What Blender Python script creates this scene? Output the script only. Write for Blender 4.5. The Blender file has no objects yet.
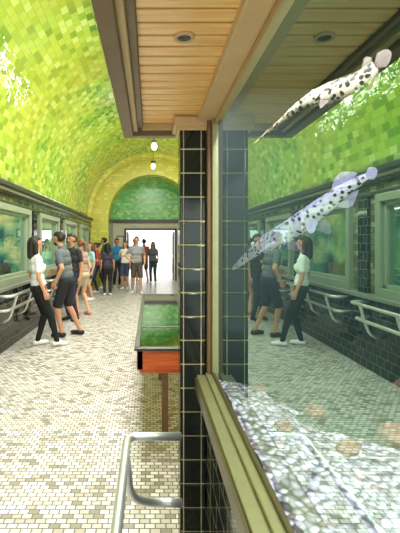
import bpy, bmesh, math, random
import numpy as np
from mathutils import Vector, Matrix, noise
random.seed(4)
scene = bpy.context.scene
COL = scene.collection

# ---------------------------------------------------------------- materials
def srgb(r, g, b):
    def f(c):
        c /= 255.0
        return c/12.92 if c <= 0.04045 else ((c+0.055)/1.055)**2.4
    return (f(r), f(g), f(b), 1)

def newmat(name):
    m = bpy.data.materials.new(name); m.use_nodes = True
    nt = m.node_tree
    return m, nt, nt.nodes, nt.links, nt.nodes['Principled BSDF']

def plain(name, col, rough=0.5, metal=0.0, var=0.0, scale=20, emis=None, es=0):
    m, nt, N, L, P = newmat(name)
    P.inputs['Roughness'].default_value = rough
    P.inputs['Metallic'].default_value = metal
    tc = N.new('ShaderNodeTexCoord')
    nz = N.new('ShaderNodeTexNoise'); nz.inputs['Scale'].default_value = scale
    nz.inputs['Detail'].default_value = 3
    L.new(tc.outputs['Object'], nz.inputs['Vector'])
    mx = N.new('ShaderNodeMix'); mx.data_type = 'RGBA'
    k = 1-var
    mx.inputs[6].default_value = (col[0]*k, col[1]*k, col[2]*k, 1)
    mx.inputs[7].default_value = (min(1, col[0]*(1+var)), min(1, col[1]*(1+var)), min(1, col[2]*(1+var)), 1)
    L.new(nz.outputs['Fac'], mx.inputs[0])
    L.new(mx.outputs[2], P.inputs['Base Color'])
    if emis:
        P.inputs['Emission Color'].default_value = emis
        P.inputs['Emission Strength'].default_value = es
    return m

def boxuv(N, L):
    """surface coordinates in metres picked from the face normal"""
    tc = N.new('ShaderNodeTexCoord'); geo = N.new('ShaderNodeNewGeometry')
    s = N.new('ShaderNodeSeparateXYZ'); L.new(tc.outputs['Object'], s.inputs[0])
    ab = N.new('ShaderNodeVectorMath'); ab.operation = 'ABSOLUTE'; L.new(geo.outputs['True Normal'], ab.inputs[0])
    n = N.new('ShaderNodeSeparateXYZ'); L.new(ab.outputs[0], n.inputs[0])
    def mix(f, a, b):
        x = N.new('ShaderNodeMix'); L.new(f, x.inputs[0]); L.new(a, x.inputs[2]); L.new(b, x.inputs[3]); return x.outputs[0]
    u = mix(n.outputs[0], s.outputs[0], s.outputs[1])
    v = mix(n.outputs[2], s.outputs[2], s.outputs[1])
    c = N.new('ShaderNodeCombineXYZ'); L.new(u, c.inputs[0]); L.new(v, c.inputs[1])
    return c.outputs[0]

def tiles(name, stops, mortar, w, h, ms=0.004, offset=0.5, rough=0.15, uv=False, noisecol=None, bump=0.3, wav=0.0, interp='CONSTANT', spec=0.5, wscale=9):
    m, nt, N, L, P = newmat(name)
    if uv:
        tc = N.new('ShaderNodeTexCoord'); vec = tc.outputs['UV']
    else:
        vec = boxuv(N, L)
    b = N.new('ShaderNodeTexBrick')
    b.inputs['Scale'].default_value = 1; b.offset = offset
    b.inputs['Brick Width'].default_value = w; b.inputs['Row Height'].default_value = h
    b.inputs['Mortar Size'].default_value = ms; b.inputs['Mortar Smooth'].default_value = 0.1
    b.inputs['Color1'].default_value = (0, 0, 0, 1); b.inputs['Color2'].default_value = (1, 1, 1, 1)
    b.inputs['Mortar'].default_value = (0.5, 0.5, 0.5, 1)
    L.new(vec, b.inputs['Vector'])
    r = N.new('ShaderNodeValToRGB'); r.color_ramp.interpolation = interp
    while len(r.color_ramp.elements) < len(stops): r.color_ramp.elements.new(0.5)
    for e, (p, c) in zip(r.color_ramp.elements, stops):
        e.position = p; e.color = c
    L.new(b.outputs['Color'], r.inputs[0])
    base = r.outputs[0]
    if noisecol:
        nz = N.new('ShaderNodeTexNoise'); nz.inputs['Scale'].default_value = noisecol[1]
        nz.inputs['Detail'].default_value = 2
        L.new(vec, nz.inputs['Vector'])
        rr = N.new('ShaderNodeValToRGB')
        rr.color_ramp.elements[0].position = 0.38; rr.color_ramp.elements[1].position = 0.62
        L.new(nz.outputs['Fac'], rr.inputs[0])
        mm = N.new('ShaderNodeMix'); mm.data_type = 'RGBA'; mm.blend_type = 'MIX'
        ml = N.new('ShaderNodeMath'); ml.operation = 'MULTIPLY'; ml.inputs[1].default_value = noisecol[2]
        L.new(rr.outputs[0], ml.inputs[0]); L.new(ml.outputs[0], mm.inputs[0])
        L.new(base, mm.inputs[6]); mm.inputs[7].default_value = noisecol[0]
        base = mm.outputs[2]
    mo = N.new('ShaderNodeMix'); mo.data_type = 'RGBA'
    L.new(b.outputs['Fac'], mo.inputs[0]); L.new(base, mo.inputs[6]); mo.inputs[7].default_value = mortar
    L.new(mo.outputs[2], P.inputs['Base Color'])
    rm = N.new('ShaderNodeMix'); L.new(b.outputs['Fac'], rm.inputs[0])
    rm.inputs[2].default_value = rough; rm.inputs[3].default_value = 0.7
    L.new(rm.outputs[0], P.inputs['Roughness'])
    P.inputs['Specular IOR Level'].default_value = spec
    inv = N.new('ShaderNodeMath'); inv.operation = 'SUBTRACT'; inv.inputs[0].default_value = 1
    L.new(b.outputs['Fac'], inv.inputs[1])
    h0 = inv.outputs[0]
    bp = N.new('ShaderNodeBump'); bp.inputs['Strength'].default_value = bump; bp.inputs['Distance'].default_value = 0.002
    L.new(h0, bp.inputs['Height'])
    out = bp.outputs[0]
    if wav:
        n2 = N.new('ShaderNodeTexNoise'); n2.inputs['Scale'].default_value = wscale
        ad = N.new('ShaderNodeVectorMath'); ad.operation = 'ADD'
        L.new(vec, ad.inputs[0]); L.new(b.outputs['Color'], ad.inputs[1]); L.new(ad.outputs[0], n2.inputs['Vector'])
        b2 = N.new('ShaderNodeBump'); b2.inputs['Strength'].default_value = wav; b2.inputs['Distance'].default_value = 0.02
        L.new(n2.outputs['Fac'], b2.inputs['Height']); L.new(out, b2.inputs['Normal']); out = b2.outputs[0]
    L.new(out, P.inputs['Normal'])
    return m

M = {}
M['vault'] = tiles('green_vault_tile',
    [(0, srgb(106, 150, 46)), (0.25, srgb(142, 180, 58)), (0.55, srgb(168, 196, 76)), (0.85, srgb(194, 214, 118))],
    srgb(118, 144, 70), 0.15, 0.10, 0.004, rough=0.05, uv=True,
    noisecol=(srgb(200, 194, 62), 0.5, 0.6), bump=0.3, wav=0.34, spec=1.0, wscale=6)
M['lunette'] = tiles('green_lunette_tile', [(0, srgb(96, 195, 92)), (0.4, srgb(130, 218, 104)), (0.8, srgb(175, 234, 134))],
    srgb(150, 180, 120), 0.15, 0.1, 0.004, rough=0.2)
M['archtile'] = tiles('yellow_arch_tile', [(0, srgb(222, 212, 88)), (0.5, srgb(240, 228, 112)), (0.8, srgb(212, 216, 92))],
    srgb(180, 180, 90), 0.15, 0.1, 0.004, rough=0.2)
M['floor'] = tiles('mosaic_floor_tile',
    [(0, srgb(219, 213, 211)), (0.3, srgb(196, 188, 185)), (0.55, srgb(228, 223, 221)), (0.74, srgb(144, 137, 124)), (0.86, srgb(180, 168, 157))],
    srgb(114, 108, 98), 0.060, 0.040, 0.0042, rough=0.28, bump=0.2, spec=0.45)
M['black'] = tiles('black_glazed_tile', [(0, srgb(14, 18, 18)), (0.5, srgb(22, 28, 26)), (0.8, srgb(32, 38, 34))],
    srgb(120, 120, 100), 0.152, 0.114, 0.003, rough=0.08)
M['olive'] = tiles('olive_frieze_tile', [(0, srgb(95, 105, 70)), (0.4, srgb(130, 138, 92)), (0.8, srgb(165, 165, 120))],
    srgb(60, 62, 48), 0.15, 0.075, 0.005, rough=0.15)
M['blackglaze'] = plain('black_glaze', srgb(14, 20, 18), 0.07, 0, 0.4, 8)
M['grout'] = plain('cream_grout', srgb(206, 192, 140), 0.8, 0, 0.2, 60)
M['white'] = plain('cream_plaster', srgb(225, 220, 200), 0.6, 0, 0.05)
M['frame'] = plain('sage_metal_frame', srgb(150, 160, 138), 0.35, 0.2, 0.1)
M['ledge'] = plain('grey_stone_ledge', srgb(128, 130, 118), 0.4, 0, 0.15)
M['cornice'] = plain('dark_cornice', srgb(48, 52, 40), 0.35, 0, 0.2)
M['steel'] = plain('brushed_steel', (0.72, 0.72, 0.72, 1), 0.38, 0.75, 0.08, 60)
M['sill'] = plain('olive_bronze_sill', srgb(158, 150, 110), 0.3, 0.25, 0.12, 30)
M['sill2'] = plain('dark_bronze_edge', srgb(104, 92, 62), 0.35, 0.3, 0.2, 30)
M['post'] = plain('brown_bronze_post', srgb(122, 92, 62), 0.4, 0.3, 0.2, 30)
M['beam'] = plain('tan_painted_beam', srgb(214, 180, 130), 0.45, 0, 0.1, 12)
M['fascia'] = plain('brown_fascia', srgb(122, 98, 66), 0.5, 0, 0.15, 12)
M['fascia2'] = plain('tan_fascia_trim', srgb(200, 172, 122), 0.5, 0, 0.1, 12)
M['dark'] = plain('teal_tank_lining', srgb(10, 38, 36), 0.6, 0, 0.6, 3)
M['asphalt'] = plain('outdoor_pavement', srgb(205, 200, 192), 0.9, 0, 0.1, 3)

def woodmat(name, c1, c2):
    m, nt, N, L, P = newmat(name)
    tc = N.new('ShaderNodeTexCoord'); mp = N.new('ShaderNodeMapping')
    mp.inputs['Scale'].default_value = (3, 40, 40)
    L.new(tc.outputs['Object'], mp.inputs[0])
    nz = N.new('ShaderNodeTexNoise'); nz.inputs['Scale'].default_value = 1.5; nz.inputs['Detail'].default_value = 5
    L.new(mp.outputs[0], nz.inputs['Vector'])
    r = N.new('ShaderNodeValToRGB'); r.color_ramp.elements[0].color = c1; r.color_ramp.elements[1].color = c2
    r.color_ramp.elements[0].position = .3; r.color_ramp.elements[1].position = .7
    L.new(nz.outputs['Fac'], r.inputs[0]); L.new(r.outputs[0], P.inputs['Base Color'])
    P.inputs['Roughness'].default_value = 0.35
    return m
M['soffit'] = woodmat('orange_wood_board', srgb(240, 176, 96), srgb(255, 216, 142))
M['tablewood'] = woodmat('red_orange_wood', srgb(178, 70, 22), srgb(222, 108, 44))

def glassmat(name, refl, grazing, tint, rtint, rough=0.0):
    m = bpy.data.materials.new(name); m.use_nodes = True
    nt = m.node_tree; N = nt.nodes; L = nt.links
    N.remove(N['Principled BSDF'])
    t = N.new('ShaderNodeBsdfTransparent'); t.inputs[0].default_value = tint
    g = N.new('ShaderNodeBsdfGlossy'); g.inputs['Color'].default_value = rtint; g.inputs['Roughness'].default_value = rough
    lw = N.new('ShaderNodeFresnel'); lw.inputs[0].default_value = 1.5
    mr = N.new('ShaderNodeMapRange'); mr.inputs[1].default_value = 0.06; mr.inputs[2].default_value = 0.4
    mr.inputs[3].default_value = refl; mr.inputs[4].default_value = grazing
    L.new(lw.outputs[0], mr.inputs[0])
    x = N.new('ShaderNodeMixShader'); L.new(mr.outputs[0], x.inputs[0]); L.new(t.outputs[0], x.inputs[1]); L.new(g.outputs[0], x.inputs[2])
    L.new(x.outputs[0], N['Material Output'].inputs[0])
    return m
M['tankglass'] = glassmat('aquarium_glass', 0.26, 0.42, (0.84, 0.96, 0.94, 1), (0.72, 1.0, 0.86, 1))
M['winglass'] = glassmat('window_glass', 0.12, 0.45, (0.8, 0.95, 0.95, 1), (1, 1, 1, 1))
M['tableglass'] = glassmat('display_glass', 0.5, 0.9, (0.8, 0.95, 0.85, 1), (1, 1, 1, 1), 0.03)

def watermat():
    m, nt, N, L, P = newmat('lit_aquarium_backdrop')
    tc = N.new('ShaderNodeTexCoord')
    nz = N.new('ShaderNodeTexNoise'); nz.inputs['Scale'].default_value = 2.2; nz.inputs['Detail'].default_value = 6
    L.new(tc.outputs['Object'], nz.inputs['Vector'])
    r = N.new('ShaderNodeValToRGB')
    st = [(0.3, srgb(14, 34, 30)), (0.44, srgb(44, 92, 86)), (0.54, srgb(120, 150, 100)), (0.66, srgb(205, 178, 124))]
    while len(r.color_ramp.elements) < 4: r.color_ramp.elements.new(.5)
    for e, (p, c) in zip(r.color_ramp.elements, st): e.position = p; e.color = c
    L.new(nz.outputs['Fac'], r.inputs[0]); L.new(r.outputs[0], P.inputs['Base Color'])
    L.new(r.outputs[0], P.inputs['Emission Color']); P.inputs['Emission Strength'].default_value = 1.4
    return m
M['water'] = watermat()

def gravelmat():
    m, nt, N, L, P = newmat('lavender_gravel')
    tc = N.new('ShaderNodeTexCoord')
    v = N.new('ShaderNodeTexVoronoi'); v.inputs['Scale'].default_value = 46
    L.new(tc.outputs['Object'], v.inputs['Vector'])
    s = N.new('ShaderNodeSeparateXYZ'); L.new(v.outputs['Color'], s.inputs[0])
    r = N.new('ShaderNodeValToRGB')
    st = [(0.0, srgb(84, 72, 84)), (0.35, srgb(184, 168, 190)), (0.7, srgb(236, 226, 244)), (1, srgb(140, 110, 104))]
    while len(r.color_ramp.elements) < 4: r.color_ramp.elements.new(.5)
    for e, (p, c) in zip(r.color_ramp.elements, st): e.position = p; e.color = c
    L.new(s.outputs[0], r.inputs[0])
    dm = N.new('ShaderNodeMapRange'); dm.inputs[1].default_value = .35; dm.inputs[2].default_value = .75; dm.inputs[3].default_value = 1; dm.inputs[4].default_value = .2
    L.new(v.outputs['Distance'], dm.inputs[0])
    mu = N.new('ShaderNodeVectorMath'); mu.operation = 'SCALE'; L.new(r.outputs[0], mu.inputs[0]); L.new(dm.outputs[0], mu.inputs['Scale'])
    L.new(mu.outputs[0], P.inputs['Base Color'])
    b = N.new('ShaderNodeBump'); b.inputs['Distance'].default_value = 0.02; b.invert = True
    L.new(v.outputs['Distance'], b.inputs['Height']); L.new(b.outputs[0], P.inputs['Normal'])
    P.inputs['Roughness'].default_value = 0.8
    return m
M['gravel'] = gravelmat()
M['rock'] = plain('brown_rock', srgb(130, 88, 70), 0.8, 0, 0.5, 9)

def fishmat(name, back, belly, spot, sc, thr):
    m, nt, N, L, P = newmat(name)
    tc = N.new('ShaderNodeTexCoord')
    v = N.new('ShaderNodeTexVoronoi'); v.inputs['Scale'].default_value = sc
    L.new(tc.outputs['Object'], v.inputs['Vector'])
    geo = N.new('ShaderNodeNewGeometry'); s = N.new('ShaderNodeSeparateXYZ'); L.new(geo.outputs['Normal'], s.inputs[0])
    g = N.new('ShaderNodeMapRange'); g.inputs[1].default_value = -.6; g.inputs[2].default_value = .5; L.new(s.outputs[2], g.inputs[0])
    bm_ = N.new('ShaderNodeMix'); bm_.data_type = 'RGBA'; L.new(g.outputs[0], bm_.inputs[0]); bm_.inputs[6].default_value = belly; bm_.inputs[7].default_value = back
    r = N.new('ShaderNodeValToRGB')
    r.color_ramp.elements[0].position = thr; r.color_ramp.elements[0].color = (1, 1, 1, 1)
    r.color_ramp.elements[1].position = thr+0.07; r.color_ramp.elements[1].color = (0, 0, 0, 1)
    L.new(v.outputs['Distance'], r.inputs[0])
    mx = N.new('ShaderNodeMix'); mx.data_type = 'RGBA'; L.new(r.outputs[0], mx.inputs[0]); L.new(bm_.outputs[2], mx.inputs[6]); mx.inputs[7].default_value = spot
    L.new(mx.outputs[2], P.inputs['Base Color'])
    P.inputs['Roughness'].default_value = 0.45
    return m
M['fish1'] = fishmat('spotted_gar_skin', srgb(160, 142, 122), srgb(222, 206, 190), srgb(10, 8, 8), 60, 0.42)
M['fish2'] = fishmat('silver_gar_skin', srgb(150, 136, 182), srgb(248, 244, 255), srgb(26, 20, 42), 62, 0.32)
M['fin'] = plain('fish_fin', srgb(92, 74, 70), 0.4, 0, 0.6, 60)
M['finlight'] = plain('pale_fish_fin', srgb(150, 140, 176), 0.4, 0, 0.5, 60)
M['eye'] = plain('dark_eye', (0.01, 0.01, 0.01, 1), 0.1)

# ---------------------------------------------------------------- mesh helpers
def link(o, parent=None):
    COL.objects.link(o)
    if parent: o.parent = parent
    return o
def empty(name):
    e = bpy.data.objects.new(name, None); e.empty_display_size = 0.1
    return link(e)
def mesh_obj(name, verts, faces, mats, parent=None, smooth=False):
    me = bpy.data.meshes.new(name); me.from_pydata([tuple(v) for v in verts], [], faces); me.update()
    for m in (mats if isinstance(mats, list) else [mats]): me.materials.append(m)
    if smooth: me.polygons.foreach_set('use_smooth', [True]*len(me.polygons))
    o = bpy.data.objects.new(name, me)
    return link(o, parent)
def boxes(name, lst, mats, parent=None, bevel=0.0):
    """lst of (x0,x1,y0,y1,z0,z1[,matindex])"""
    V = []; F = []; MI = []
    for b in lst:
        x0, x1, y0, y1, z0, z1 = b[:6]; k = len(V)
        V += [(x0, y0, z0), (x1, y0, z0), (x1, y1, z0), (x0, y1, z0), (x0, y0, z1), (x1, y0, z1), (x1, y1, z1), (x0, y1, z1)]
        F += [(k, k+3, k+2, k+1), (k+4, k+5, k+6, k+7), (k, k+1, k+5, k+4), (k+1, k+2, k+6, k+5), (k+2, k+3, k+7, k+6), (k+3, k, k+4, k+7)]
        MI += [b[6] if len(b) > 6 else 0]*6
    o = mesh_obj(name, V, F, mats, parent)
    o.data.polygons.foreach_set('material_index', MI)
    if bevel:
        md = o.modifiers.new('bevel', 'BEVEL'); md.width = bevel; md.segments = 2; md.limit_method = 'ANGLE'
    return o
def rounded(pts, r, closed=False, n=7):
    pts = [Vector(p) for p in pts]; out = []
    for i, p in enumerate(pts):
        if not closed and i in (0, len(pts)-1): out.append(p); continue
        a = pts[i-1]; b = pts[(i+1) % len(pts)]
        rr = min(r, (a-p).length*0.49, (b-p).length*0.49)
        s = p+(a-p).normalized()*rr; e = p+(b-p).normalized()*rr
        for k in range(n+1):
            t = k/n; out.append(s*(1-t)**2+p*2*t*(1-t)+e*t*t)
    return out
def tubes(name, paths, r, mat, parent=None):
    """paths: list of (points, closed) swept into one mesh"""
    V = []; F = []; n = 12
    for pts, closed in paths:
        pts = [Vector(p) for p in pts]; k0 = len(V); m = len(pts)
        t0 = (pts[1]-pts[0]).normalized()
        up = Vector((0, 0, 1)) if abs(t0.z) < .9 else Vector((1, 0, 0))
        nrm = t0.cross(up).normalized()
        for i in range(m):
            a = pts[i-1] if (i > 0 or closed) else pts[i]
            b = pts[(i+1) % m] if (i < m-1 or closed) else pts[i]
            t = (b-a).normalized()
            nrm = (nrm-t*nrm.dot(t)).normalized(); bn = nrm.cross(t)
            for j in range(n):
                an = 2*math.pi*j/n
                V.append(pts[i]+nrm*math.cos(an)*r+bn*math.sin(an)*r)
        for i in range(m if closed else m-1):
            i2 = (i+1) % m
            for j in range(n):
                j2 = (j+1) % n
                F.append((k0+i*n+j, k0+i2*n+j, k0+i2*n+j2, k0+i*n+j2))
        if not closed:
            F.append(tuple(k0+j for j in range(n))); F.append(tuple(k0+(m-1)*n+j for j in reversed(range(n))))
    return mesh_obj(name, V, F, mat, parent, smooth=True)
def ellipsoid(name, c, r, mat, parent=None, seg=16, jitter=0, seed=0):
    V = []; F = []; R = seg//2
    for i in range(R+1):
        ph = math.pi*i/R
        for j in range(seg):
            th = 2*math.pi*j/seg
            d = Vector((math.sin(ph)*math.cos(th), math.sin(ph)*math.sin(th), math.cos(ph)))
            k = 1+jitter*noise.noise(d*1.6+Vector((seed, seed*2.3, 0)))
            V.append((c[0]+d.x*r[0]*k, c[1]+d.y*r[1]*k, c[2]+d.z*r[2]*k))
    for i in range(R):
        for j in range(seg):
            j2 = (j+1) % seg
            F.append((i*seg+j, (i+1)*seg+j, (i+1)*seg+j2, i*seg+j2))
    o = mesh_obj(name, V, F, mat, parent, smooth=True)
    bm = bmesh.new(); bm.from_mesh(o.data); bmesh.ops.remove_doubles(bm, verts=bm.verts, dist=1e-5); bm.to_mesh(o.data); bm.free()
    return o

# ---------------------------------------------------------------- room shell
XL, XR = -2.27, 2.37
CX = (XL+XR)/2; R = (XR-XL)/2; SZ = 2.55
Y0, Y1 = -3.5, 15.0
boxes('floor', [(XL-.1, XR+.1, Y0, 17.2, -0.1, 0)], M['floor'])
boxes('ground', [(-9, 9, 17.2, 30, -0.12, -0.02)], M['asphalt'])
def vault(name, cx, cz, r, ya, yb, mat, n=64):
    me = bpy.data.meshes.new(name); bm = bmesh.new(); uvl = bm.loops.layers.uv.new('UVMap')
    ny = max(2, int((yb-ya)/0.5))
    grid = []
    for j in range(ny+1):
        y = ya+(yb-ya)*j/ny
        grid.append([bm.verts.new((cx-r*math.cos(math.pi*i/n), y, cz+r*math.sin(math.pi*i/n))) for i in range(n+1)])
    for j in range(ny):
        for i in range(n):
            f = bm.faces.new((grid[j][i], grid[j][i+1], grid[j+1][i+1], grid[j+1][i])); f.smooth = True
            us = [i, i+1, i+1, i]; vs = [j, j, j+1, j+1]
            for l, u, v in zip(f.loops, us, vs):
                l[uvl].uv = (ya+(yb-ya)*v/ny, math.pi*r*u/n)
    bm.to_mesh(me); bm.free(); me.materials.append(mat)
    o = bpy.data.objects.new(name, me); link(o)
    md = o.modifiers.new('s', 'SOLIDIFY'); md.thickness = 0.06; md.offset = 1
    return o
v = vault('ceiling', CX, SZ, R, Y0, Y1, M['vault'])
def archstrip(name, cx, cz, r0, r1, y0, y1, mat, legs=False, parent=None, n=48, zbot=0, hw=None):
    pin = []; pout = []
    if legs: pin.append((cx-r0, zbot)); pout.append((cx-(hw or r1), zbot))
    for i in range(n+1):
        a = math.pi*i/n
        pin.append((cx-r0*math.cos(a), cz+r0*math.sin(a))); pout.append((cx-r1*math.cos(a), cz+r1*math.sin(a)))
    if legs: pin.append((cx+r0, zbot)); pout.append((cx+(hw or r1), zbot))
    m = len(pin); V = []
    for y in (y0, y1):
        V += [(p[0], y, p[1]) for p in pin]+[(p[0], y, p[1]) for p in pout]
    F = []
    for i in range(m-1):
        F.append((i, m+i, m+i+1, i+1))
        F.append((2*m+i, 2*m+i+1, 3*m+i+1, 3*m+i))
        F.append((i, i+1, 2*m+i+1, 2*m+i))
        F.append((m+i, 3*m+i, 3*m+i+1, m+i+1))
    F.append((0, 2*m, 3*m, m)); F.append((m-1, 2*m-1, 4*m-1, 3*m-1))
    return mesh_obj(name, V, F, mat, parent)
archstrip('wall_end_arch', CX, SZ, 1.62, R+.05, Y1, Y1+.3, M['archtile'], legs=True)
archstrip('trim_1', CX, SZ, R-.14, R+.02, Y1-.5, Y1-.2, M['archtile'])
vault('ceiling_vestibule', CX, SZ, 1.62, Y1+.3, 17.0, M['vault'])
boxes('wall_vestibule_left', [(CX-1.72, CX-1.62, Y1+.3, 17.0, 0, SZ)], M['olive'])
boxes('wall_vestibule_right', [(CX+1.62, CX+1.72, Y1+.3, 17.0, 0, SZ)], M['olive'])
# end wall with lunette and door opening
DX0, DX1, DZ = -1.0, 1.05, 2.14
boxes('wall_end', [(CX-1.75, DX0, 17, 17.2, 0, SZ), (DX1, CX+1.75, 17, 17.2, 0, SZ), (DX0, DX1, 17, 17.2, DZ, SZ)], M['white'])
V = [(CX, 17.02, SZ)]+[(CX-1.64*math.cos(math.pi*i/40), 17.02, SZ+1.64*math.sin(math.pi*i/40)) for i in range(41)]
mesh_obj('wall_end_lunette', V, [(0, i+1, i+2) for i in range(40)], M['lunette'])
boxes('trim_2', [(CX-1.62, CX+1.62, 16.9, 17.0, SZ-.1, SZ+.04)], M['cornice'])
boxes('trim_3', [(DX0-.08, DX0, 16.9, 17.0, 0, DZ+.08), (DX1, DX1+.08, 16.9, 17.0, 0, DZ+.08), (DX0, DX1, 16.9, 17.0, DZ, DZ+.08)], M['cornice'])
for i, (a, s) in enumerate(((DX0, 1), (DX1, -1))):
    e = empty('door_%d' % (i+1))
    x0, x1 = (a, a+.05) if s > 0 else (a-.05, a)
    boxes('leaf_frame', [(x0, x1, 17.25, 17.37, 0.0, 2.08), (x0, x1, 18.0, 18.12, 0.0, 2.08), (x0, x1, 17.37, 18.0, 0.0, .25), (x0, x1, 17.37, 18.0, 1.98, 2.08), (x0, x1, 17.37, 18.0, 1.0, 1.08)], M['cornice'], e)
    boxes('leaf_glass', [((x0+x1)/2-.004, (x0+x1)/2+.004, 17.37, 18.0, .25, 1.98)], M['winglass'], e)
boxes('vestibule_notice_board', [(CX-1.46, CX-1.16, 16.93, 16.99, 1.1, 1.9, 0), (CX-1.43, CX-1.19, 16.92, 16.935, 1.14, 1.86, 1)], [M['cornice'], M['white']])

# side walls
wins = [(-1.5, .25), (.85, 2.6), (3.2, 4.95), (5.6, 7.35), (7.95, 9.65), (10.25, 11.95), (12.55, 14.25)]
def sidewall(side, ylist, ya, yb):
    s = 1 if side == 'left' else -1
    def X(x):  # distance from wall plane into room
        return (XL+x) if s > 0 else (XR-x)
    def bx(d0, d1, y0, y1, z0, z1, *m):
        a, b = sorted((X(d0), X(d1)))
        return (a, b, y0, y1, z0, z1)+m
    boxes('wall_%s_wainscot' % side, [bx(-.1, .12, ya, yb, 0, .9)], M['black'])
    boxes('trim_%s_ledge' % side, [bx(-.02, .19, ya, yb, .9, .95)], M['ledge'], bevel=.01)
    edges = [ya]+[e for w in ylist for e in w]+[yb]
    piers = [(edges[i], edges[i+1]) for i in range(0, len(edges), 2)]
    boxes('wall_%s' % side, [bx(-.1, .03, a, b, .95, 2.2) for a, b in piers]+[bx(-.1, .03, ya, yb, 2.2, 2.5)], M['olive'])
    boxes('wall_%s_pilasters' % side, [bx(.03, .08, (a+b)/2-.11, (a+b)/2+.11, .95, 2.2) for a, b in piers], M['black'])
    boxes('trim_%s_cornice' % side, [bx(-.05, .14, ya, yb, 2.46, 2.53, 0), bx(0, .08, ya, yb, 2.2, 2.25, 0), bx(0, .1, ya, yb, 2.34, 2.385, 1), bx(0, .05, ya, yb, 2.42, 2.46, 2)],
          [M['cornice'], M['black'], M['white']], bevel=.006)
    for i, (a, b) in enumerate(ylist):
        e = empty('window_%d' % (i+1 if side == 'left' else i+11))
        f = .1
        boxes('frame', [bx(-.02, .1, a, b, .95, .95+f), bx(-.02, .1, a, b, 2.2-f, 2.2), bx(-.02, .1, a, a+f, .95+f, 2.2-f), bx(-.02, .1, b-f, b, .95+f, 2.2-f),
                        bx(-.06, .05, a+f, b-f, .95+f, 1.0+f), bx(-.06, .05, a+f, b-f, 2.15-f, 2.2-f), bx(-.06, .05, a+f, a+f+.05, .95+f, 2.2-f), bx(-.06, .05, b-f-.05, b-f, .95+f, 2.2-f)], M['frame'], e, bevel=.008)
        boxes('glass', [bx(.0, .006, a+f, b-f, 1.05, 2.1)], M['winglass'], e)
        boxes('tank_backdrop', [bx(-.5, -.48, a, b, .95, 2.2), bx(-.48, -.1, a, b, .93, .95), bx(-.48, -.1, a, b, 2.2, 2.22), bx(-.48, -.1, a-.02, a, .95, 2.2), bx(-.48, -.1, b, b+.02, .95, 2.2)], M['water'], e)
        for k in range(3):
            yy = a+.3+k*.5
            ellipsoid('rock_%d' % k, (X(-.3), yy+.05, 1.08), (.12, .2, .13+.08*(k % 2)), M['rock'], e, 12, .8, k+i*3)
sidewall('left', wins, Y0, Y1)
sidewall('right', [w for w in wins if w[0] > 3], 2.2, Y1)

# wall railings (looped steel tubes)
def railing(name, side, a, b):
    s = 1 if side == 'left' else -1
    xw = (XL+.12) if s > 0 else (XR-.12)
    x1 = xw+s*.24
    paths = []
    for z, xx in ((.86, x1), (.66, x1-s*.06)):
        paths.append((rounded([(xw, a, z), (xx, a, z), (xx, b, z), (xw, b, z)], .1), False))
    for y in (a+.25, (a+b)/2, b-.25):
        paths.append((rounded([(x1, y, .86), (x1-s*.06, y, .66), (x1-s*.12, y, .5), (xw, y, .45)], .07), False))
    tubes(name, paths, .021, M['steel'])
for w in wins[1:]:
    railing('wall_railing', 'left', w[0]-.1, w[1]+.1)
for w in wins[2:]:
    railing('wall_railing', 'right', w[0]-.1, w[1]+.1)

# ---------------------------------------------------------------- near aquarium tank
G = 0.30; D = 1.9
tank = empty('aquarium_tank')
boxes('base_wall', [(.265, XR-.12, Y0, 2.06, 0, .9)], M['black'], tank)
boxes('tank_floor', [(.265, XR, Y0, 2.06, .78+.1, .905)], M['dark'], tank)
boxes('tank_walls', [(1.75, 1.8, Y0, 2.02, .9, 2.42), (.33, 1.8, 1.97, 2.04, .9, 2.42), (.33, 1.8, Y0, 2.02, 2.36, 2.44)], M['dark'], tank)
mesh_obj('glass_pane', [(G+.005, Y0, .97), (G+.005, D, .97), (G+.005, D, 2.2), (G+.005, Y0, 2.2)], [(0, 1, 2, 3)], M['tankglass'], tank)
boxes('sill', [(.222, .262, Y0, D-.002, .925, .975, 0), (.262, .29, Y0, D-.002, .90, .988, 0), (.212, .224, Y0, D-.002, .905, .965, 1), (.288, .302, Y0, D-.002, .90, 1.0, 1)],
      [M['sill'], M['sill2']], tank, bevel=.004)
boxes('corner_post', [(.268, .288, D-.03, 2.0, .9, 2.2, 0), (.288, .318, D-.05, 2.0, .9, 2.2, 1)], [M['post'], M['sill']], tank, bevel=.004)
# gravel bank piled against the glass
V = []; F = []; nx, ny = 100, 210
for j in range(ny+1):
    for i in range(nx+1):
        x = .31+(1.74-.31)*i/nx; y = -1.0+(1.97+1.0)*j/ny
        edge = .42+(1.8-y)*.75+.16*noise.noise(Vector((y*3.2, 7, 1)))
        hgt = max(-1, min(1, (edge-x)/.12))
        z = .905+.035*hgt+.035*hgt*max(0, hgt)*(1+noise.noise(Vector((x*4, y*4, 3))))+.014*noise.noise(Vector((x*18, y*18, 1)))
        V.append((x, y, z))
for j in range(ny):
    for i in range(nx):
        k = j*(nx+1)+i; F.append((k, k+1, k+nx+2, k+nx+1))
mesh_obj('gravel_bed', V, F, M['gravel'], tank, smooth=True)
for k, (x, y, z, r) in enumerate([(.84, 1.30, .96, .08), (.98, 1.42, .95, .09), (1.25, 1.82, .95, .1), (.62, 1.5, .97, .035), (.47, 1.72, .97, .03), (.6, 1.2, .98, .035), (.45, 1.35, .98, .025)]):
    ellipsoid('tank_rock_%d' % k, (x, y, z), (r, r*.8, r*.6), M['rock'], tank, 20, .7, k)
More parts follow.
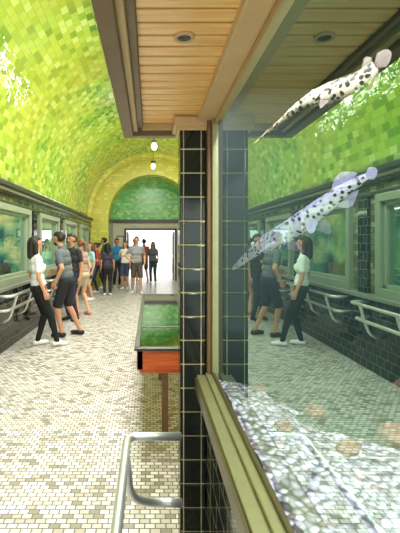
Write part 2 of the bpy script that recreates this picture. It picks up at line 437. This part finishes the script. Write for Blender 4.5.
# tiled pillar
pil = empty('tiled_pillar')
PX0, PX1 = .143, .262
boxes('core', [(PX0+.004, PX1, D+.004, 2.04, 0, 2.17)], M['grout'], pil)
lst = []; rows = 19; hh = 2.16/rows
for i in range(rows):
    z0 = i*hh+.003; z1 = (i+1)*hh-.003
    lst.append((PX0+.019, PX1-.021, D-.002, D+.02, z0, z1))
    lst.append((PX0, PX0+.0145, D, D+.03, z0, z1))
    lst.append((PX1-.0165, PX1+.001, D-.001, D+.03, z0, z1))
    lst.append((PX0, PX0+.02, D+.034, 2.038, z0, z1))
boxes('tiles', lst, M['blackglaze'], pil, bevel=.003)
boxes('capital', [(PX0-.03, PX1+.04, D-.012, 2.05, 2.155, 2.2), (PX0-.015, PX1+.02, D-.006, 2.04, 2.135, 2.156)], M['beam'], pil, bevel=.004)

# canopy / soffit
can = empty('canopy')
lst = []; y = 2.02
while y > -1.5:
    lst.append((-.04, .232, y-.056, y, 2.205, 2.225)); y -= .066
boxes('soffit_boards', lst, M['soffit'], can, bevel=.003)
boxes('soffit_backing', [(-.05, .25, -1.55, 2.04, 2.222, 2.24)], M['fascia'], can)
boxes('edge_fascia', [(-.135, -.085, Y0, 2.10, 2.15, 2.5, 0), (-.087, -.062, Y0, 2.08, 2.17, 2.3, 1), (-.064, -.036, Y0, 2.07, 2.188, 2.3, 0),
                      (-.085, XR, 2.05, 2.10, 2.15, 2.5, 0), (-.04, .16, 2.025, 2.05, 2.175, 2.3, 1)], [M['fascia'], M['fascia2']], can, bevel=.004)
boxes('side_beam', [(.228, .302, Y0, 2.04, 2.175, 2.42, 0), (.302, .33, Y0, 2.04, 2.15, 2.42, 1)], [M['beam'], M['fascia2']], can, bevel=.005)
boxes('canopy_top', [(-.135, XR, Y0, 2.10, 2.45, 2.5)], M['fascia'], can)
dl = empty('recessed_downlight')
def disc_ring(name, c, r0, r1, z0, z1, mat, parent, n=28):
    V = []; F = []
    for i in range(n):
        a = 2*math.pi*i/n
        for (r, z) in ((r0, z0), (r1, z0), (r1, z1), (r0, z1)):
            V.append((c[0]+r*math.cos(a), c[1]+r*math.sin(a), z))
    for i in range(n):
        k = i*4; q = ((i+1) % n)*4
        for a, b in ((0, 1), (1, 2), (2, 3), (3, 0)): F.append((k+a, k+b, q+b, q+a))
    return mesh_obj(name, V, F, mat, parent, True)
disc_ring('ring', (.1, 1.17), .02, .03, 2.198, 2.206, M['beam'], dl)
disc_ring('grille', (.1, 1.17), .001, .021, 2.2, 2.206, M['cornice'], dl)

# near hand rail
tubes('tank_railing', [
    (rounded([(.145, 1.86, .70), (-.105, 1.86, .70), (-.105, -.4, .70), (.2, -.4, .70)], .06), False),
    (rounded([(.145, 1.80, .43), (.02, 1.80, .43), (-.085, 1.72, .50), (-.1, 1.68, .69)], .09), False)], .0185, M['steel'])

# ---------------------------------------------------------------- display table (touch pool)
dt = empty('display_table')
TX0, TX1, TY0, TY1 = -.1, .42, 3.05, 6.3
boxes('rim', [(TX0, TX1, TY0, TY0+.05, .63, .78), (TX0, TX1, TY1-.05, TY1, .63, .78), (TX0, TX0+.05, TY0, TY1, .63, .78), (TX1-.05, TX1, TY0, TY1, .63, .78),
              (TX0+.02, TX1-.02, TY0+.02, TY1-.02, .6, .635)], M['tablewood'], dt, bevel=.006)
boxes('top_edge', [(TX0-.02, TX1+.02, TY0-.02, TY0+.04, .78, .80), (TX0-.02, TX1+.02, TY1-.05, TY1+.02, .78, .80), (TX0-.02, TX0+.02, TY0, TY1, .78, .80), (TX1-.05, TX1+.02, TY0, TY1, .78, .80)]+
      [(TX0+.03, TX1-.03, yy-.02, yy+.02, .775, .797) for yy in (3.85,)], M['cornice'], dt, bevel=.004)
boxes('pool_lining', [(TX0+.05, TX1-.05, TY0+.05, TY1-.05, .636, .65)], M['dark'], dt)
boxes('glass_top', [(TX0+.01, TX1-.03, TY0+.03, TY1-.03, .782, .79)], M['tableglass'], dt)
for k, yy in enumerate((3.4, 3.9, 4.4, 5.2, 5.8)):
    ellipsoid('pebble_%d' % k, (.08+.12*(k % 3), yy, .68), (.1, .16, .05), M['rock'] if k % 2 else M['gravel'], dt, 14, .6, k+20)
legs = []
for lx in (.0, .32):
    for ly in (TY0+.35, (TY0+TY1)/2, TY1-.15):
        legs.append((lx+.10, lx+.155, ly-.028, ly+.028, 0, .6))
boxes('legs', legs, M['post'], dt, bevel=.005)

# ---------------------------------------------------------------- pendant lamps
M['bulb'] = plain('lamp_glow', (1, .75, .4, 1), .4, emis=(1, .72, .35, 1), es=4)
for py, zz in ((9.6, 3.92), (12.6, 4.02), (5.5, 3.95)):
    e = empty('pendant_lamp')
    top = SZ+R
    tubes('rod', [([(.1, py, zz+.16), (.1, py, top-.03)], False)], .008, M['cornice'], e)
    disc_ring('ceiling_rose', (.1, py), .001, .06, top-.04, top-.005, M['cornice'], e)
    disc_ring('cap', (.1, py), .005, .07, zz+.1, zz+.16, M['cornice'], e)
    ellipsoid('globe', (.1, py, zz), (.07, .07, .095), M['bulb'], e)

# ---------------------------------------------------------------- fish
def fish(name, ctrl, radii, mat, finm, fins, tail):
    pts = [Vector(p) for p in ctrl]; m = len(pts)
    def interp(t):
        x = t*(m-1); i = min(m-2, int(x)); f = x-i
        p0 = pts[max(0, i-1)]; p1 = pts[i]; p2 = pts[i+1]; p3 = pts[min(m-1, i+2)]
        return .5*((2*p1)+(p2-p0)*f+(2*p0-5*p1+4*p2-p3)*f*f+(3*p1-p0-3*p2+p3)*f**3)
    def rad(t):
        x = t*(len(radii)-1); i = min(len(radii)-2, int(x)); f = x-i; f = f*f*(3-2*f)
        return radii[i]*(1-f)+radii[i+1]*f
    V = []; F = []; MI = []; n = 16; S = 60
    fr = []
    for i in range(S+1):
        t = i/S; p = interp(t); tg = (interp(min(1, t+.01))-interp(max(0, t-.01))).normalized()
        side = tg.cross(Vector((0, 0, 1))).normalized(); up = side.cross(tg).normalized(); r = rad(t)
        fr.append((p, tg, side, up, r))
        for j in range(n):
            a = 2*math.pi*j/n
            V.append(p+side*math.cos(a)*r*.72+up*math.sin(a)*r)
    for i in range(S):
        for j in range(n):
            j2 = (j+1) % n; F.append((i*n+j, (i+1)*n+j, (i+1)*n+j2, i*n+j2)); MI.append(0)
    F.append(tuple(range(n))); MI.append(0); F.append(tuple(S*n+j for j in reversed(range(n)))); MI.append(0)
    def fin(t0, t1, ang, length, sweep):
        k = len(V); q = 6
        for side_ in range(q+1):
            t = t0+(t1-t0)*side_/q; p, tg, sd, up, r = fr[int(t*S)]
            d = up*math.sin(ang)+sd*math.cos(ang)
            rr = d*r*.7
            prof = math.sin(math.pi*(.25+.7*side_/q))
            V.append(p+rr); V.append(p+d*(r+length*prof)+tg*sweep)
        for i in range(q):
            F.append((k+2*i, k+2*i+1, k+2*i+3, k+2*i+2)); MI.append(1)
    for f in fins: fin(*f)
    p, tg, sd, up, r = fr[-1]; k = len(V); q = 10
    V.append(p-tg*.01)
    for i in range(q+1):
        a = -1.15+2.3*i/q
        V.append(p+tg*tail*math.cos(a)*1.1+up*tail*math.sin(a)*.7)
    for i in range(q): F.append((k, k+1+i, k+2+i)); MI.append(1)
    o = mesh_obj(name, V, F, [mat, finm, M['eye']], None, smooth=True)
    o.data.polygons.foreach_set('material_index', MI)
    bm = bmesh.new(); bm.from_mesh(o.data)
    body = [f for f in bm.faces if f.material_index == 0]
    bmesh.ops.recalc_face_normals(bm, faces=body); bm.to_mesh(o.data); bm.free()
    return o, fr
def addeyes(o, fr, t):
    p, tg, sd, up, r = fr[int(t*60)]
    for s in (1, -1):
        c = p+sd*s*r*.66+up*r*.35
        ellipsoid('eye', c, (.005, .005, .005), M['eye'], o, 10)
o, fr = fish('spotted_gar', [(.44, 1.70, 2.02), (.53, 1.41, 2.085), (.585, 1.30, 2.088), (.63, 1.21, 2.088), (.655, 1.16, 2.115)],
     [.004, .008, .018, .03, .035, .035, .032, .026, .019], M['fish1'], M['fin'],
     [(.8, .93, math.pi/2, .025, .02), (.78, .9, -math.pi/2, .025, .02), (.42, .48, -.9, .04, .03), (.42, .48, math.pi+.9, .04, .03), (.62, .68, -1.3, .03, .02)], .045)
addeyes(o, fr, .27)
o, fr = fish('longnose_gar', [(.36, 1.73, 1.49), (.42, 1.50, 1.589), (.46, 1.363, 1.634), (.52, 1.26, 1.698), (.57, 1.17, 1.755), (.60, 1.106, 1.785)],
     [.008, .02, .032, .036, .034, .030, .024, .016, .009], M['fish2'], M['finlight'],
     [(.72, .86, math.pi/2, .03, .03), (.7, .82, -math.pi/2, .03, .03), (.26, .34, -.6, .07, .05), (.26, .34, math.pi+.6, .07, .05), (.52, .58, -1.0, .05, .03), (.52, .58, math.pi+1.0, .05, .03)], .03)
addeyes(o, fr, .14)

# ---------------------------------------------------------------- people
def capsule(a, b, ra, rb, n=14, q=5):
    a = Vector(a); b = Vector(b); t = b-a
    if t.length < 1e-6: t = Vector((0, 0, 1e-4)); b = a+t
    t.normalize(); up = Vector((0, 0, 1)) if abs(t.z) < .9 else Vector((1, 0, 0))
    u = t.cross(up).normalized(); w = t.cross(u)
    V = [a-t*ra]; F = []
    rings = [(a, ra, -math.pi/2+math.pi/2*i/q) for i in range(1, q+1)]+[(b, rb, math.pi/2*i/q) for i in range(0, q)]
    for c, r, l in rings:
        for j in range(n):
            an = 2*math.pi*j/n
            V.append(c+t*r*math.sin(l)+(u*math.cos(an)+w*math.sin(an))*r*math.cos(l))
    V.append(b+t*rb); m = len(rings)
    for j in range(n): F.append((0, 1+(j+1) % n, 1+j))
    for i in range(m-1):
        for j in range(n):
            F.append((1+i*n+j, 1+i*n+(j+1) % n, 1+(i+1)*n+(j+1) % n, 1+(i+1)*n+j))
    for j in range(n): F.append((len(V)-1, 1+(m-1)*n+j, 1+(m-1)*n+(j+1) % n))
    return V, F
matcache = {}
def cm(kind, rgb, rough=.8, var=.12, sc=25):
    k = (kind, rgb)
    if k not in matcache: matcache[k] = plain(kind, srgb(*rgb), rough, 0, var, sc)
    return matcache[k]

def person(name, x, y, heading, height=1.72, shirt=(200, 200, 200), bottom=(40, 40, 50), bottoms='pants', hair='short', haircol=(35, 25, 20),
           skin=(200, 150, 120), shoe=(230, 230, 230), lean=0, side=0, feet=((-.1, 0.0), (.1, 0.0)), arms=('down', 'down'), headyaw=0, headpitch=0, sleeve='short',
           hipoff=0.0, female=False, voxel=.0095, beard=False, tattoo=False):
    k = height/1.77
    ms = [cm('skin', skin, .5, .05), cm('shirt_cloth', shirt), cm('trouser_cloth', bottom), cm('hair', haircol, .6, .3, 60), cm('shoe', shoe, .6), cm('lips', (160, 80, 75), .5)]
    SK, SH, BO, HA, FO, LI = range(6)
    P = []
    def add(a, b, ra, rb, m): P.append((Vector(a), Vector(b), ra, rb, m))
    H = Vector((0, hipoff, .93))
    Rt = Matrix.Rotation(math.radians(-lean), 3, 'X') @ Matrix.Rotation(math.radians(side), 3, 'Y')
    def T(x_, y_, z_): return H+Rt @ Vector((x_, y_, z_-.93))
    sw = .9 if female else 1.0
    # pelvis / torso
    add(T(-.075, -.01, .93), T(.075, -.01, .93), .112, .112, BO)
    add(T(-.06, 0, 1.03), T(.06, 0, 1.03), .115 if not female else .108, .115 if not female else .108, SH)
    add(T(-.06*sw, .0, 1.12), T(.06*sw, 0, 1.12), .105*sw, .105*sw, SH)
    add(T(-.08*sw, .0, 1.27), T(.08*sw, 0, 1.27), .112, .112, SH)
    add(T(-.09*sw, -.01, 1.37), T(.09*sw, -.01, 1.37), .095, .095, SH)
    add(T(-.15*sw, -.005, 1.42), T(.15*sw, -.005, 1.42), .062, .062, SH)
    add(T(0, -.01, 1.43), T(0, -.005, 1.5), .08, .058, SH)
    if female:
        for s in (-1, 1): add(T(.065*s, .07, 1.28), T(.06*s, .075, 1.27), .06, .055, SH)
    add(T(0, 0, 1.47), T(0, .015, 1.6), .052, .05, SK)
    # head
    C = T(0, .015, 1.58)
    Rh = Rt @ Matrix.Rotation(math.radians(headyaw), 3, 'Z') @ Matrix.Rotation(math.radians(-headpitch), 3, 'X')
    def Hd(x_, y_, z_): return C+Rh @ Vector((x_, y_, z_-1.58))
    add(Hd(0, -.025, 1.685), Hd(0, .015, 1.68), .08, .078, SK)
    add(Hd(0, .028, 1.66), Hd(0, .042, 1.602), .063, .044, SK)
    add(Hd(0, .09, 1.665), Hd(0, .112, 1.638), .010, .0145, SK)
    add(Hd(-.02, .083, 1.606), Hd(.02, .083, 1.606), .0085, .0085, LI)
    for s in (-1, 1):
        add(Hd(s*.077, -.002, 1.665), Hd(s*.079, -.004, 1.64), .02, .014, SK)
        add(Hd(s*.03, .075, 1.69), Hd(s*.045, .068, 1.69), .014, .012, SK)
    if hair != 'bald':
        add(Hd(0, -.045, 1.695), Hd(0, .005, 1.715), .084, .076, HA)
        add(Hd(-.03, -.04, 1.67), Hd(.03, -.04, 1.67), .068, .068, HA)
    if hair == 'long':
        add(Hd(0, -.07, 1.67), Hd(0, -.10, 1.47), .078, .06, HA)
        for s in (-1, 1):
            add(Hd(s*.062, -.03, 1.68), Hd(s*.085, -.04, 1.5), .042, .035, HA)
    if hair == 'bun':
        add(Hd(0, -.12, 1.74), Hd(0, -.13, 1.74), .045, .045, HA)
    if hair == 'ponytail':
        add(Hd(0, -.1, 1.71), Hd(0, -.15, 1.66), .035, .035, HA); add(Hd(0, -.15, 1.66), Hd(0, -.14, 1.5), .036, .018, HA)
    if beard:
        add(Hd(0, .055, 1.59), Hd(0, .045, 1.58), .045, .042, HA)
    # arms
    for s, pose in zip((-1, 1), arms):
        S = T(s*.178*sw, -.005, 1.41)
        ex = {'down': ((s*.235*sw, -.03, 1.13), (s*.25*sw, .04, .90)),
              'relaxed': ((s*.25, -.06, 1.15), (s*.24, .09, .95)),
              'crossed': ((s*.24, .04, 1.16), (-s*.02, .19, 1.18+.03*s)),
              'front': ((s*.23, -.01, 1.13), (s*.1, .2, 1.12)),
              'phone': ((s*.22, .06, 1.15), (s*.06, .26, 1.34)),
              'reach': ((s*.25, .15, 1.2), (s*.26, .38, 1.15)),
              'back': ((s*.27, -.12, 1.17), (s*.22, -.2, .96)),
              'hip': ((s*.34, -.06, 1.18), (s*.2, .06, 1.05))}[pose]
        E = T(*ex[0]); W = T(*ex[1])
        d1 = (E-S)
        slv = {'short': .62, 'none': 0.0, 'long': 1.0}[sleeve]
        add(S, E, .05*sw, .04*sw, SK)
        if slv: add(S, S+d1*slv, .062*sw, .054*sw if slv < 1 else .048*sw, SH)
        else: add(S, S+d1*.05, .06*sw, .055*sw, SH)
        add(E, W, .041*sw, .027, SK if slv < 1 else SH)
        d = (W-E).normalized()
        inward = (T(0, .0, 1.1)-W); nrm = (inward-d*inward.dot(d)).normalized(); sv = d.cross(nrm).normalized()
        fwd = Rt @ Vector((0, 1, 0))
        if sv.dot(fwd+Vector((0, 0, .5))) < 0: sv = -sv
        for o_ in (-.022, 0, .022): add(W+sv*o_*.6, W+d*.075+sv*o_, .017, .016, SK)
        for o_, ln in ((-.031, .05), (-.0105, .062), (.0105, .068), (.031, .06)):
            a = W+d*.08+sv*o_; b = a+d*ln*.55+nrm*.008; c = b+d*ln*.38+nrm*.022
            add(a, b, .0095, .0088, SK); add(b, c, .0088, .008, SK)
        a = W+d*.025+sv*.025; b = a+d*.032+sv*.022+nrm*.008; c = b+d*.028+sv*.004+nrm*.01
        add(a, b, .012, .0105, SK); add(b, c, .0105, .009, SK)
    # legs
    for s, (fx, fy) in zip((-1, 1), feet):
        hp = H+Vector((s*.088, -.005, -.03)); an = Vector((fx, fy-.02, .09))
        v = an-hp
        mid = hp+v*.5
        off = math.sqrt(max(0.0, .43**2-(v.length/2)**2)) if v.length < .86 else 0.01
        kn = mid+Vector((0, 1, 0))*max(.012, min(off, .12))
        kw = kn-hp; cw = an-kn
        add(hp, kn, .078, .052, SK); add(kn, an, .052, .034, SK)
        add(kn+cw*.12+Vector((0, -.014, 0)), kn+cw*.42+Vector((0, -.012, 0)), .047, .045, SK)
        if bottoms == 'pants':
            add(hp, kn, .098, .066, BO); add(kn, an+Vector((0, 0, .02)), .064, .047, BO)
        elif bottoms == 'shorts':
            add(hp, hp+kw*.85, .1, .083, BO)
        elif bottoms == 'short_shorts':
            add(hp, hp+kw*.42, .098, .092, BO)
        elif bottoms == 'leggings':
            add(hp, kn, .095, .062, BO); add(kn, an, .06, .042, BO)
            add(kn+cw*.12+Vector((0, -.014, 0)), kn+cw*.42+Vector((0, -.012, 0)), .052, .05, BO)
        tx = fx+s*.02
        add((fx, fy-.055, .042), (fx, fy+.0, .05), .042, .044, FO)
        add((fx, fy, .045), (tx, fy+.13, .034), .043, .034, FO)
        add((fx+s*.012, fy+.06, .03), (tx+s*.012, fy+.12, .03), .03, .03, FO)
    V = []; F = []
    for a, b, ra, rb, m in P:
        v_, f_ = capsule(a, b, ra, rb); k0 = len(V)
        V += v_; F += [tuple(i+k0 for i in f) for f in f_]
    me = bpy.data.meshes.new('tmp'); me.from_pydata([tuple(v_) for v_ in V], [], F); me.update()
    tmp = bpy.data.objects.new('tmp', me); link(tmp)
    md = tmp.modifiers.new('r', 'REMESH'); md.mode = 'VOXEL'; md.voxel_size = voxel
    sm = tmp.modifiers.new('s', 'SMOOTH'); sm.factor = .5; sm.iterations = 2
    bpy.context.view_layer.update()
    dg = bpy.context.evaluated_depsgraph_get()
    nm = bpy.data.meshes.new_from_object(tmp.evaluated_get(dg))
    bpy.data.objects.remove(tmp)
    nf = len(nm.polygons); ce = np.empty(nf*3, dtype=np.float64)
    nm.polygons.foreach_get('center', ce); ce = ce.reshape(-1, 3)
    best = np.full(nf, 1e9); mi = np.zeros(nf, dtype=np.int32)
    for a, b, ra, rb, m in P:
        a = np.array(a); ab = np.array(b)-a; l2 = max(1e-9, ab @ ab)
        t = np.clip(((ce-a) @ ab)/l2, 0, 1)
        d = np.linalg.norm(ce-(a+t[:, None]*ab), axis=1)-(ra+(rb-ra)*t)
        w = d < best; best[w] = d[w]; mi[w] = m
    nm.materials.clear()
    for m_ in ms: nm.materials.append(m_)
    nm.polygons.foreach_set('material_index', mi.astype(np.int32))
    nm.polygons.foreach_set('use_smooth', [True]*nf)
    nm.name = name+'_body'
    e = empty(name)
    o = bpy.data.objects.new('body', nm); link(o, e)
    for s in (-1, 1):
        c = Hd(s*.031, .088, 1.672)
        ellipsoid('eye', c, (.011, .008, .007), M['eye'], e, 10)
        c = Hd(s*.031, .0925, 1.692)
        ellipsoid('eyebrow', c, (.017, .006, .004), ms[HA], e, 10)
    e.location = (x, y, 0); e.rotation_euler = (0, 0, math.radians(heading)); e.scale = (k, k, k)
    return e
# heading: local +Y is where the person faces; 0 = down the corridor, 90 = towards left wall (-X), -90 = towards +X
person('woman', -1.68, 6.2, -62, 1.70, shirt=(240, 240, 242), bottom=(16, 16, 20), bottoms='leggings', hair='long', haircol=(34, 22, 18),
       skin=(205, 150, 120), shoe=(235, 235, 235), lean=-4, feet=((-.1, -.02), (.1, .24)), arms=('relaxed', 'down'), headyaw=5, female=True, hipoff=-.05)
person('man', -1.44, 6.9, 80, 1.8, shirt=(92, 98, 106), bottom=(30, 32, 42), bottoms='shorts', hair='short', haircol=(40, 28, 22), skin=(196, 142, 112),
       shoe=(30, 30, 32), lean=10, feet=((-.12, .06), (.12, -.18)), arms=('relaxed', 'front'), beard=True)
person('man', -1.62, 8.3, 150, 1.78, shirt=(48, 44, 52), bottom=(44, 46, 70), bottoms='pants', hair='short', haircol=(25, 18, 16), skin=(190, 136, 104), shoe=(30, 30, 32), arms=('down', 'crossed'))
person('woman', -1.50, 8.9, 55, 1.68, shirt=(168, 140, 128), bottom=(190, 172, 150), bottoms='short_shorts', hair='ponytail', haircol=(120, 78, 50), skin=(222, 168, 140),
       shoe=(190, 130, 100), lean=5, feet=((-.09, .08), (.09, -.1)), arms=('front', 'down'), female=True, sleeve='none')
person('woman', -1.66, 11.2, 120, 1.62, shirt=(160, 205, 205), bottom=(60, 70, 110), bottoms='short_shorts', hair='long', haircol=(90, 60, 40), skin=(214, 160, 132), arms=('down', 'hip'), female=True, voxel=.012)
person('man', -.42, 12.6, 185, 1.8, shirt=(140, 140, 146), bottom=(70, 62, 60), bottoms='shorts', hair='short', haircol=(50, 40, 34), skin=(205, 152, 124), shoe=(220, 220, 220), arms=('relaxed', 'hip'), feet=((-.13, .1), (.12, -.08)), voxel=.012)
person('woman', -.85, 13.7, 160, 1.66, shirt=(230, 222, 214), bottom=(58, 66, 100), bottoms='shorts', hair='long', haircol=(66, 42, 30), skin=(206, 150, 124), arms=('down', 'phone'), female=True, voxel=.012)
person('man', -1.2, 14.5, 200, 1.76, shirt=(30, 120, 170), bottom=(40, 44, 60), bottoms='pants', hair='short', skin=(180, 128, 98), arms=('down', 'down'), voxel=.012)
person('man', -1.62, 14.1, 90, 1.78, shirt=(46, 70, 54), bottom=(40, 40, 46), bottoms='pants', hair='short', skin=(186, 130, 100), arms=('crossed', 'crossed'), voxel=.012)
person('woman', -1.72, 12.9, 100, 1.6, shirt=(176, 66, 60), bottom=(40, 44, 60), bottoms='leggings', hair='bun', skin=(200, 146, 118), arms=('front', 'down'), female=True, voxel=.012)
person('woman', .12, 15.8, 170, 1.64, shirt=(90, 92, 110), bottom=(46, 50, 74), bottoms='pants', hair='long', skin=(190, 138, 110), arms=('down', 'relaxed'), female=True, voxel=.014)
person('man', -.25, 16.6, 20, 1.76, shirt=(190, 80, 66), bottom=(60, 64, 84), bottoms='shorts', hair='short', skin=(190, 138, 110), arms=('down', 'down'), feet=((-.1, .2), (.1, -.18)), voxel=.014)
person('woman', -1.3, 12.2, 10, 1.6, shirt=(60, 52, 66), bottom=(30, 30, 40), bottoms='pants', hair='long', haircol=(30, 20, 18), skin=(190, 138, 110), arms=('down', 'down'), female=True, voxel=.013)
person('man', -.62, 15.9, 190, 1.78, shirt=(96, 120, 170), bottom=(90, 82, 70), bottoms='shorts', hair='bald', skin=(210, 158, 130), arms=('down', 'front'), voxel=.014)

# ---------------------------------------------------------------- lights
def area(name, loc, rot, sx, sy, power, col):
    l = bpy.data.lights.new(name, 'AREA'); l.shape = 'RECTANGLE'; l.size = sx; l.size_y = sy; l.energy = power; l.color = col
    o = bpy.data.objects.new(name, l); o.location = loc; o.rotation_euler = rot; link(o); return o
for k in range(6):
    area('skylight_fill', (CX, -1.2+k*2.3, SZ+R-.15), (0, 0, 0), 1.0, 1.2, 115, (1, .97, .95))  # unseen panels below the vault apex, added to light floor and streak the tiles
area('vault_fill', (.5, -.3, 2.56), (0, math.radians(180), 0), .5, 4.4, 130, (1, .98, .94))  # unseen uplight added on the canopy top to brighten the vault
area('vault_fill_right', (XR-.25, 8.5, 2.62), (0, math.radians(155), 0), .14, 12, 140, (1, .95, .75))  # unseen upward strip added along the right wall, also for the vault
# strip lamp tucked behind the beam above the glass, and an unseen overhead lamp added to brighten the gravel
area('tank_fill_lamp', (.375, .95, 2.33), (0, math.radians(-20), 0), .05, 1.7, 27, (.97, .97, 1))
area('tank_fill_lamp', (1.0, .45, 2.34), (0, math.radians(12), 0), .5, .9, 66, (.92, .95, 1))
w = bpy.data.worlds.new('World'); scene.world = w; w.use_nodes = True
w.node_tree.nodes['Background'].inputs[0].default_value = (1, .98, .98, 1)
w.node_tree.nodes['Background'].inputs[1].default_value = 2.4

# ---------------------------------------------------------------- camera
cam = bpy.data.cameras.new('Camera'); co = bpy.data.objects.new('Camera', cam); link(co)
co.location = (0, 0, 1.6); co.rotation_euler = (math.radians(90), 0, 0)
cam.sensor_fit = 'AUTO'; cam.sensor_width = 36; cam.lens = 27.0
cam.shift_x = 50/533; cam.shift_y = -23.5/533; cam.clip_start = .02
scene.camera = co
scene.view_settings.view_transform = 'Standard'
scene.view_settings.look = 'None'
scene.view_settings.exposure = 0.22
